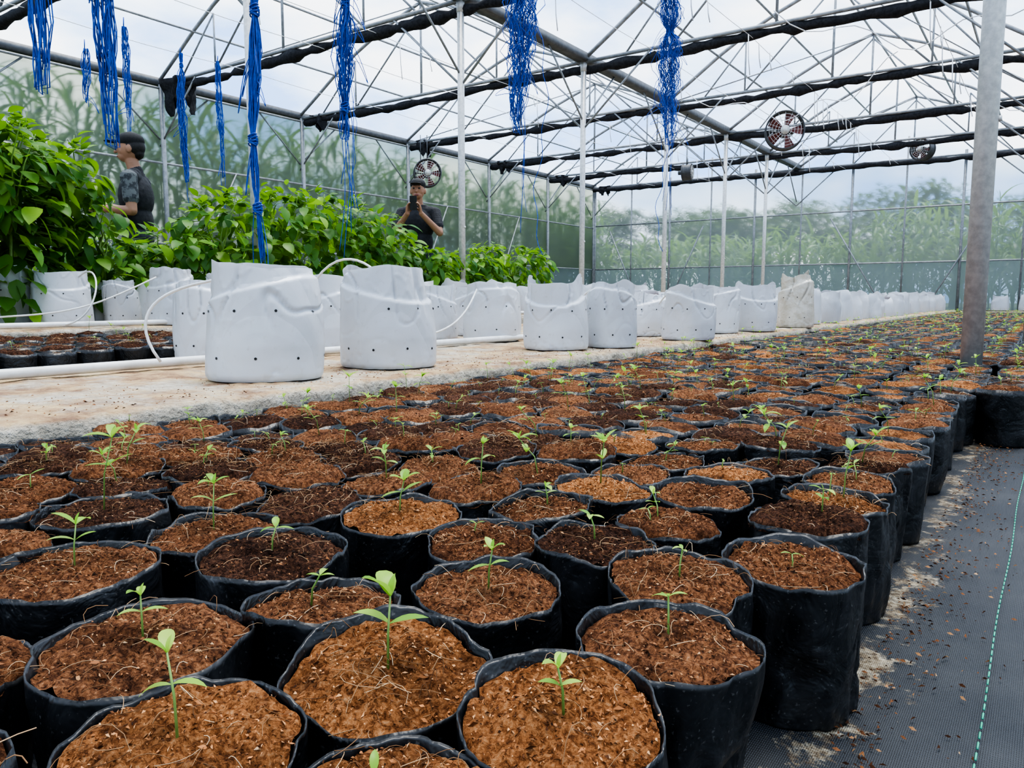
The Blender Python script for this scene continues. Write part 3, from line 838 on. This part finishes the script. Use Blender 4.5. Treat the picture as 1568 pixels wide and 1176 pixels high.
fan(4.47,13.0,3.18,.30,YAW-.25)
fan(-1.60,14.9,2.80,.25,YAW+.2)
fan(8.05,15.5,3.35,.20,YAW-1.0)
fan(3.85,17.3,3.2,.17,YAW+1.1)

# ------------------------------------------------------------ people
def mk(label,a,ra,b,rb): return ('C',label,Vector(a),ra,Vector(b),rb)
def el(label,c,r,rx=0): return ('E',label,Vector(c),Vector(r),rx)
def hand(pr,wrist,d,nrm,thumb,curl,L=.085):
    d=Vector(d).normalized(); nrm=(Vector(nrm)-d*Vector(nrm).dot(d)).normalized(); th=d.cross(nrm).normalized()
    if th.dot(Vector(thumb))<0: th=-th
    w=Vector(wrist)
    lens=(.072,.080,.075,.058)
    for i in range(4):
        off=th*(.030-.020*i)
        k0=w+off*.6; k1=w+d*(L-.004*abs(i-1))+off
        pr.append(mk('skin',k0,.015,k1,.0115))
        p=k1
        for s,fr in enumerate((.45,.31,.24)):
            an=curl*(.8+1.0*s)
            dd=(d*math.cos(an)+nrm*math.sin(an)).normalized()
            q=p+dd*lens[i]*fr
            pr.append(mk('skin',p,.0095-.001*s,q,.0088-.001*s)); p=q
    b=w+d*.022+th*.022
    t1=b+(d*.55+th*.6+nrm*.3).normalized()*.042; t2=t1+(d*.8+th*.15+nrm*.5).normalized()*.032; t3=t2+(d*.85-th*.1+nrm*.5).normalized()*.024
    pr.append(mk('skin',b,.016,t1,.012)); pr.append(mk('skin',t1,.0115,t2,.010)); pr.append(mk('skin',t2,.010,t3,.008))
def basebody():
    pr=[el('pants',(0,0,.93),(.165,.115,.13))]
    for s in (-1,1):
        pr+= [mk('pants',(s*.085,0,.88),.09,(s*.10,-.01,.50),.066),mk('pants',(s*.10,-.01,.50),.064,(s*.105,.015,.11),.05),
              el('shoe',(s*.11,-.045,.045),(.048,.13,.045)),mk('shoe',(s*.105,.02,.06),.045,(s*.105,.02,.11),.045)]
    pr+= [el('shirt',(0,0,1.06),(.16,.118,.17)),el('shirt',(0,.0,1.25),(.182,.128,.19)),
          mk('shirt',(-.135,.005,1.385),.066,(.135,.005,1.385),.066),mk('shirt',(-.07,.01,1.42),.05,(.07,.01,1.42),.05),
          mk('shirt',(0,.01,1.38),.07,(0,.005,1.45),.058)]
    return pr
def headp(c=(0,0,0),tilt=0):
    c=Vector(c)
    def P(x,y,z): return c+Vector((x,y,z))
    return [mk('skin',(0,.01,1.42),.055,P(0,-.005,1.55),.052),
     el('skin',P(0,-.012,1.625),(.074,.092,.105)),el('skin',P(0,-.045,1.565),(.052,.055,.045)),mk('skin',P(-.03,-.05,1.60),.035,P(.03,-.05,1.60),.035),
     mk('skin',P(0,-.100,1.628),.009,P(0,-.118,1.598),.014),mk('skin',P(-.04,-.085,1.652),.012,P(.04,-.085,1.652),.012),
     el('skin',P(-.078,.004,1.612),(.012,.02,.032)),el('skin',P(.078,.004,1.612),(.012,.02,.032)),
     el('lip',P(0,-.097,1.562),(.026,.012,.009)),el('eye',P(-.03,-.094,1.632),(.013,.012,.008)),el('eye',P(.03,-.094,1.632),(.013,.012,.008)),
     el('hair',P(0,.018,1.638),(.079,.088,.085)),el('hair',P(0,.05,1.59),(.055,.045,.05)),
     el('cap',P(0,.0,1.685),(.086,.104,.068)),el('cap',P(0,-.125,1.678),(.062,.075,.011)),el('cap',P(0,0,1.755),(.009,.009,.006))]
def person(name,pr,mats,X,Y,rz,sc=1.0):
    import bmesh
    bm=bmesh.new()
    for p in pr:
        if p[0]=='E':
            M=Matrix.Translation(p[2])@Matrix.Diagonal((*p[3],1)); bmesh.ops.create_icosphere(bm,subdivisions=3,radius=1,matrix=M)
        else:
            _,_,a,ra,b,rb=p
            n=max(2,int((b-a).length/(min(ra,rb)*.35))+1); n=min(n,40)
            for i in range(n):
                t_=i/(n-1); M=Matrix.Translation(a.lerp(b,t_)); bmesh.ops.create_icosphere(bm,subdivisions=2,radius=ra+(rb-ra)*t_,matrix=M)
    me=bpy.data.meshes.new(name); bm.to_mesh(me); bm.free()
    tmp=bpy.data.objects.new('tmp',me); bpy.context.scene.collection.objects.link(tmp)
    md=tmp.modifiers.new('r','REMESH'); md.mode='VOXEL'; md.voxel_size=.0055
    ms=tmp.modifiers.new('s','SMOOTH'); ms.iterations=3; ms.factor=.5
    dg=bpy.context.evaluated_depsgraph_get(); dg.update()
    me2=bpy.data.meshes.new_from_object(tmp.evaluated_get(dg)); bpy.data.objects.remove(tmp)
    nF=len(me2.polygons); co=np.empty(nF*3); me2.polygons.foreach_get('center',co); co=co.reshape(-1,3)
    best=np.full(nF,1e9); lab=np.zeros(nF,int)
    keys=list(mats.keys())
    for p in pr:
        if p[0]=='E':
            c=np.array(p[2]); r=np.array(p[3]); q=(co-c)/r; ln=np.linalg.norm(q,axis=1); g=np.linalg.norm(q/r,axis=1)+1e-9
            d=ln*(ln-1)/g
        else:
            a=np.array(p[2]); b=np.array(p[4]); ab=b-a; tt=np.clip(((co-a)@ab)/(ab@ab+1e-12),0,1)
            d=np.linalg.norm(co-(a+tt[:,None]*ab),axis=1)-(p[3]+(p[5]-p[3])*tt)
        k=keys.index(p[1]); m=d<best; best[m]=d[m]; lab[m]=k
    for k in keys: me2.materials.append(mats[k])
    me2.polygons.foreach_set('material_index',lab.astype(np.int32)); me2.polygons.foreach_set('use_smooth',[True]*nF)
    me2.name=name
    ob=bpy.data.objects.new(name,me2); bpy.context.scene.collection.objects.link(ob)
    ob.location=(X,Y,0.0); ob.rotation_euler=(0,0,rz); ob.scale=(sc,)*3
    return ob
t=NT('skin'); sk=t.bsdf((.34,.18,.11),.5,0,.4); M_skin=t.fin(sk)
M_lip=simple('lip',(.28,.10,.08),None,20,.5); M_eye=simple('eye_dark',(.02,.015,.012),None,20,.3)
M_hair=simple('hair_black',(.010,.008,.007),(.02,.017,.015),80,.6); M_cap=simple('cap_black',(.012,.012,.013),(.02,.02,.02),60,.8)
M_vest=simple('shirt_black',(.016,.017,.02),(.03,.03,.034),30,.85,bd=.01)
M_camo=simple('sleeve_patterned',(.035,.04,.045),(.12,.13,.13),28,.85,lo=.45,hi=.55)
M_jean=simple('trousers_dark',(.03,.035,.05),(.045,.05,.065),40,.9); M_shoe=simple('shoe',(.03,.03,.03),None,20,.6)
mats=dict(skin=M_skin,shirt=M_vest,sleeve=M_camo,pants=M_jean,shoe=M_shoe,cap=M_cap,hair=M_hair,lip=M_lip,eye=M_eye)
pr=basebody()+headp((0,-.02,0))
for s,elb,wr in ((1,(.235,.03,1.12),(.17,-.22,1.14)),(-1,(-.23,-.06,1.14),(-.13,-.30,1.20))):
    sh=Vector((s*.185,.005,1.375)); e=Vector(elb); w_=Vector(wr)
    pr.append(mk('sleeve',sh,.066,sh.lerp(e,.62),.060)); pr.append(mk('skin',sh.lerp(e,.4),.046,e,.040)); pr.append(mk('skin',e,.040,w_,.027))
    dd=(w_-e).normalized(); hand(pr,w_,dd+Vector((-.1*s,0,.1)),(-s,0,-.3),(0,-.2,1),.45)
X,Y=site(-2.99,6.25); person('man_tending_plants',pr,mats,X,Y,YAW-math.radians(80))
pr=basebody()+headp((0,-.015,-.005))
for s in (1,-1):
    sh=Vector((s*.185,.005,1.375)); e=Vector((s*.25,-.12,1.15)); w_=Vector((s*.075,-.27,1.34))
    pr.append(mk('shirt',sh,.066,sh.lerp(e,.65),.062)); pr.append(mk('skin',sh.lerp(e,.4),.046,e,.041)); pr.append(mk('skin',e,.041,w_,.028))
    hand(pr,w_,(-s*.18,-.12,1),(-s,-.35,0),(0,1,0),.45)
X,Y=site(-1.05,8.8)
m2=person('man_taking_photo',pr,mats,X,Y,YAW-.05,1.02)
mb=MB(); mb.box(-.038,.038,-.005,.005,-.075,.075); mb.box(-.034,-.012,-.0075,-.005,.045,.07,0)
ph=mb.obj('phone',[M_hole],m2,smooth=False,loc=(0,-.315,1.445)); ph.rotation_euler=(math.radians(8),0,0)
bv=ph.modifiers.new('b','BEVEL'); bv.width=.003; bv.segments=2

# ------------------------------------------------------------ light
w=bpy.data.worlds.new('sky'); bpy.context.scene.world=w; w.use_nodes=True; nt=w.node_tree; nt.nodes.clear()
o=nt.nodes.new('ShaderNodeOutputWorld'); bg=nt.nodes.new('ShaderNodeBackground'); tc=nt.nodes.new('ShaderNodeTexCoord')
mp=nt.nodes.new('ShaderNodeMapping'); mp.inputs['Scale'].default_value=(1,1,2.5)
ns=nt.nodes.new('ShaderNodeTexNoise'); ns.inputs['Scale'].default_value=3.2; ns.inputs['Detail'].default_value=7; ns.inputs['Roughness'].default_value=.55
rp=nt.nodes.new('ShaderNodeValToRGB'); e=rp.color_ramp.elements
e[0].position=.40; e[0].color=(.26,.46,.84,1); e[1].position=.60; e[1].color=(.97,.98,1,1)
x=e.new(.5); x.color=(.60,.75,.96,1)
nt.links.new(tc.outputs['Generated'],mp.inputs['Vector']); nt.links.new(mp.outputs[0],ns.inputs['Vector']); nt.links.new(ns.outputs['Fac'],rp.inputs['Fac'])
nt.links.new(rp.outputs['Color'],bg.inputs['Color']); bg.inputs['Strength'].default_value=2.7
nt.links.new(bg.outputs[0],o.inputs['Surface'])
sl=bpy.data.lights.new('sun','SUN'); sl.energy=5.6; sl.angle=math.radians(28); sl.color=(1,.95,.87)
so=bpy.data.objects.new('sun',sl); bpy.context.scene.collection.objects.link(so)
sd=Vector(( *site(.15,.20),1.0)).normalized()
so.rotation_euler=sd.to_track_quat('Z','Y').to_euler(); so.location=(0,0,12)

cam=bpy.data.cameras.new('camera'); cam.sensor_width=36; cam.lens=27.05; cam.clip_start=.02; cam.clip_end=300
co=bpy.data.objects.new('camera',cam); bpy.context.scene.collection.objects.link(co)
co.location=(0,0,.45); co.rotation_euler=(math.radians(90-6.35),0,YAW)
bpy.context.scene.camera=co
bpy.context.scene.view_settings.view_transform='AgX'
bpy.context.scene.view_settings.look='AgX - High Contrast'
bpy.context.scene.view_settings.exposure=-.05
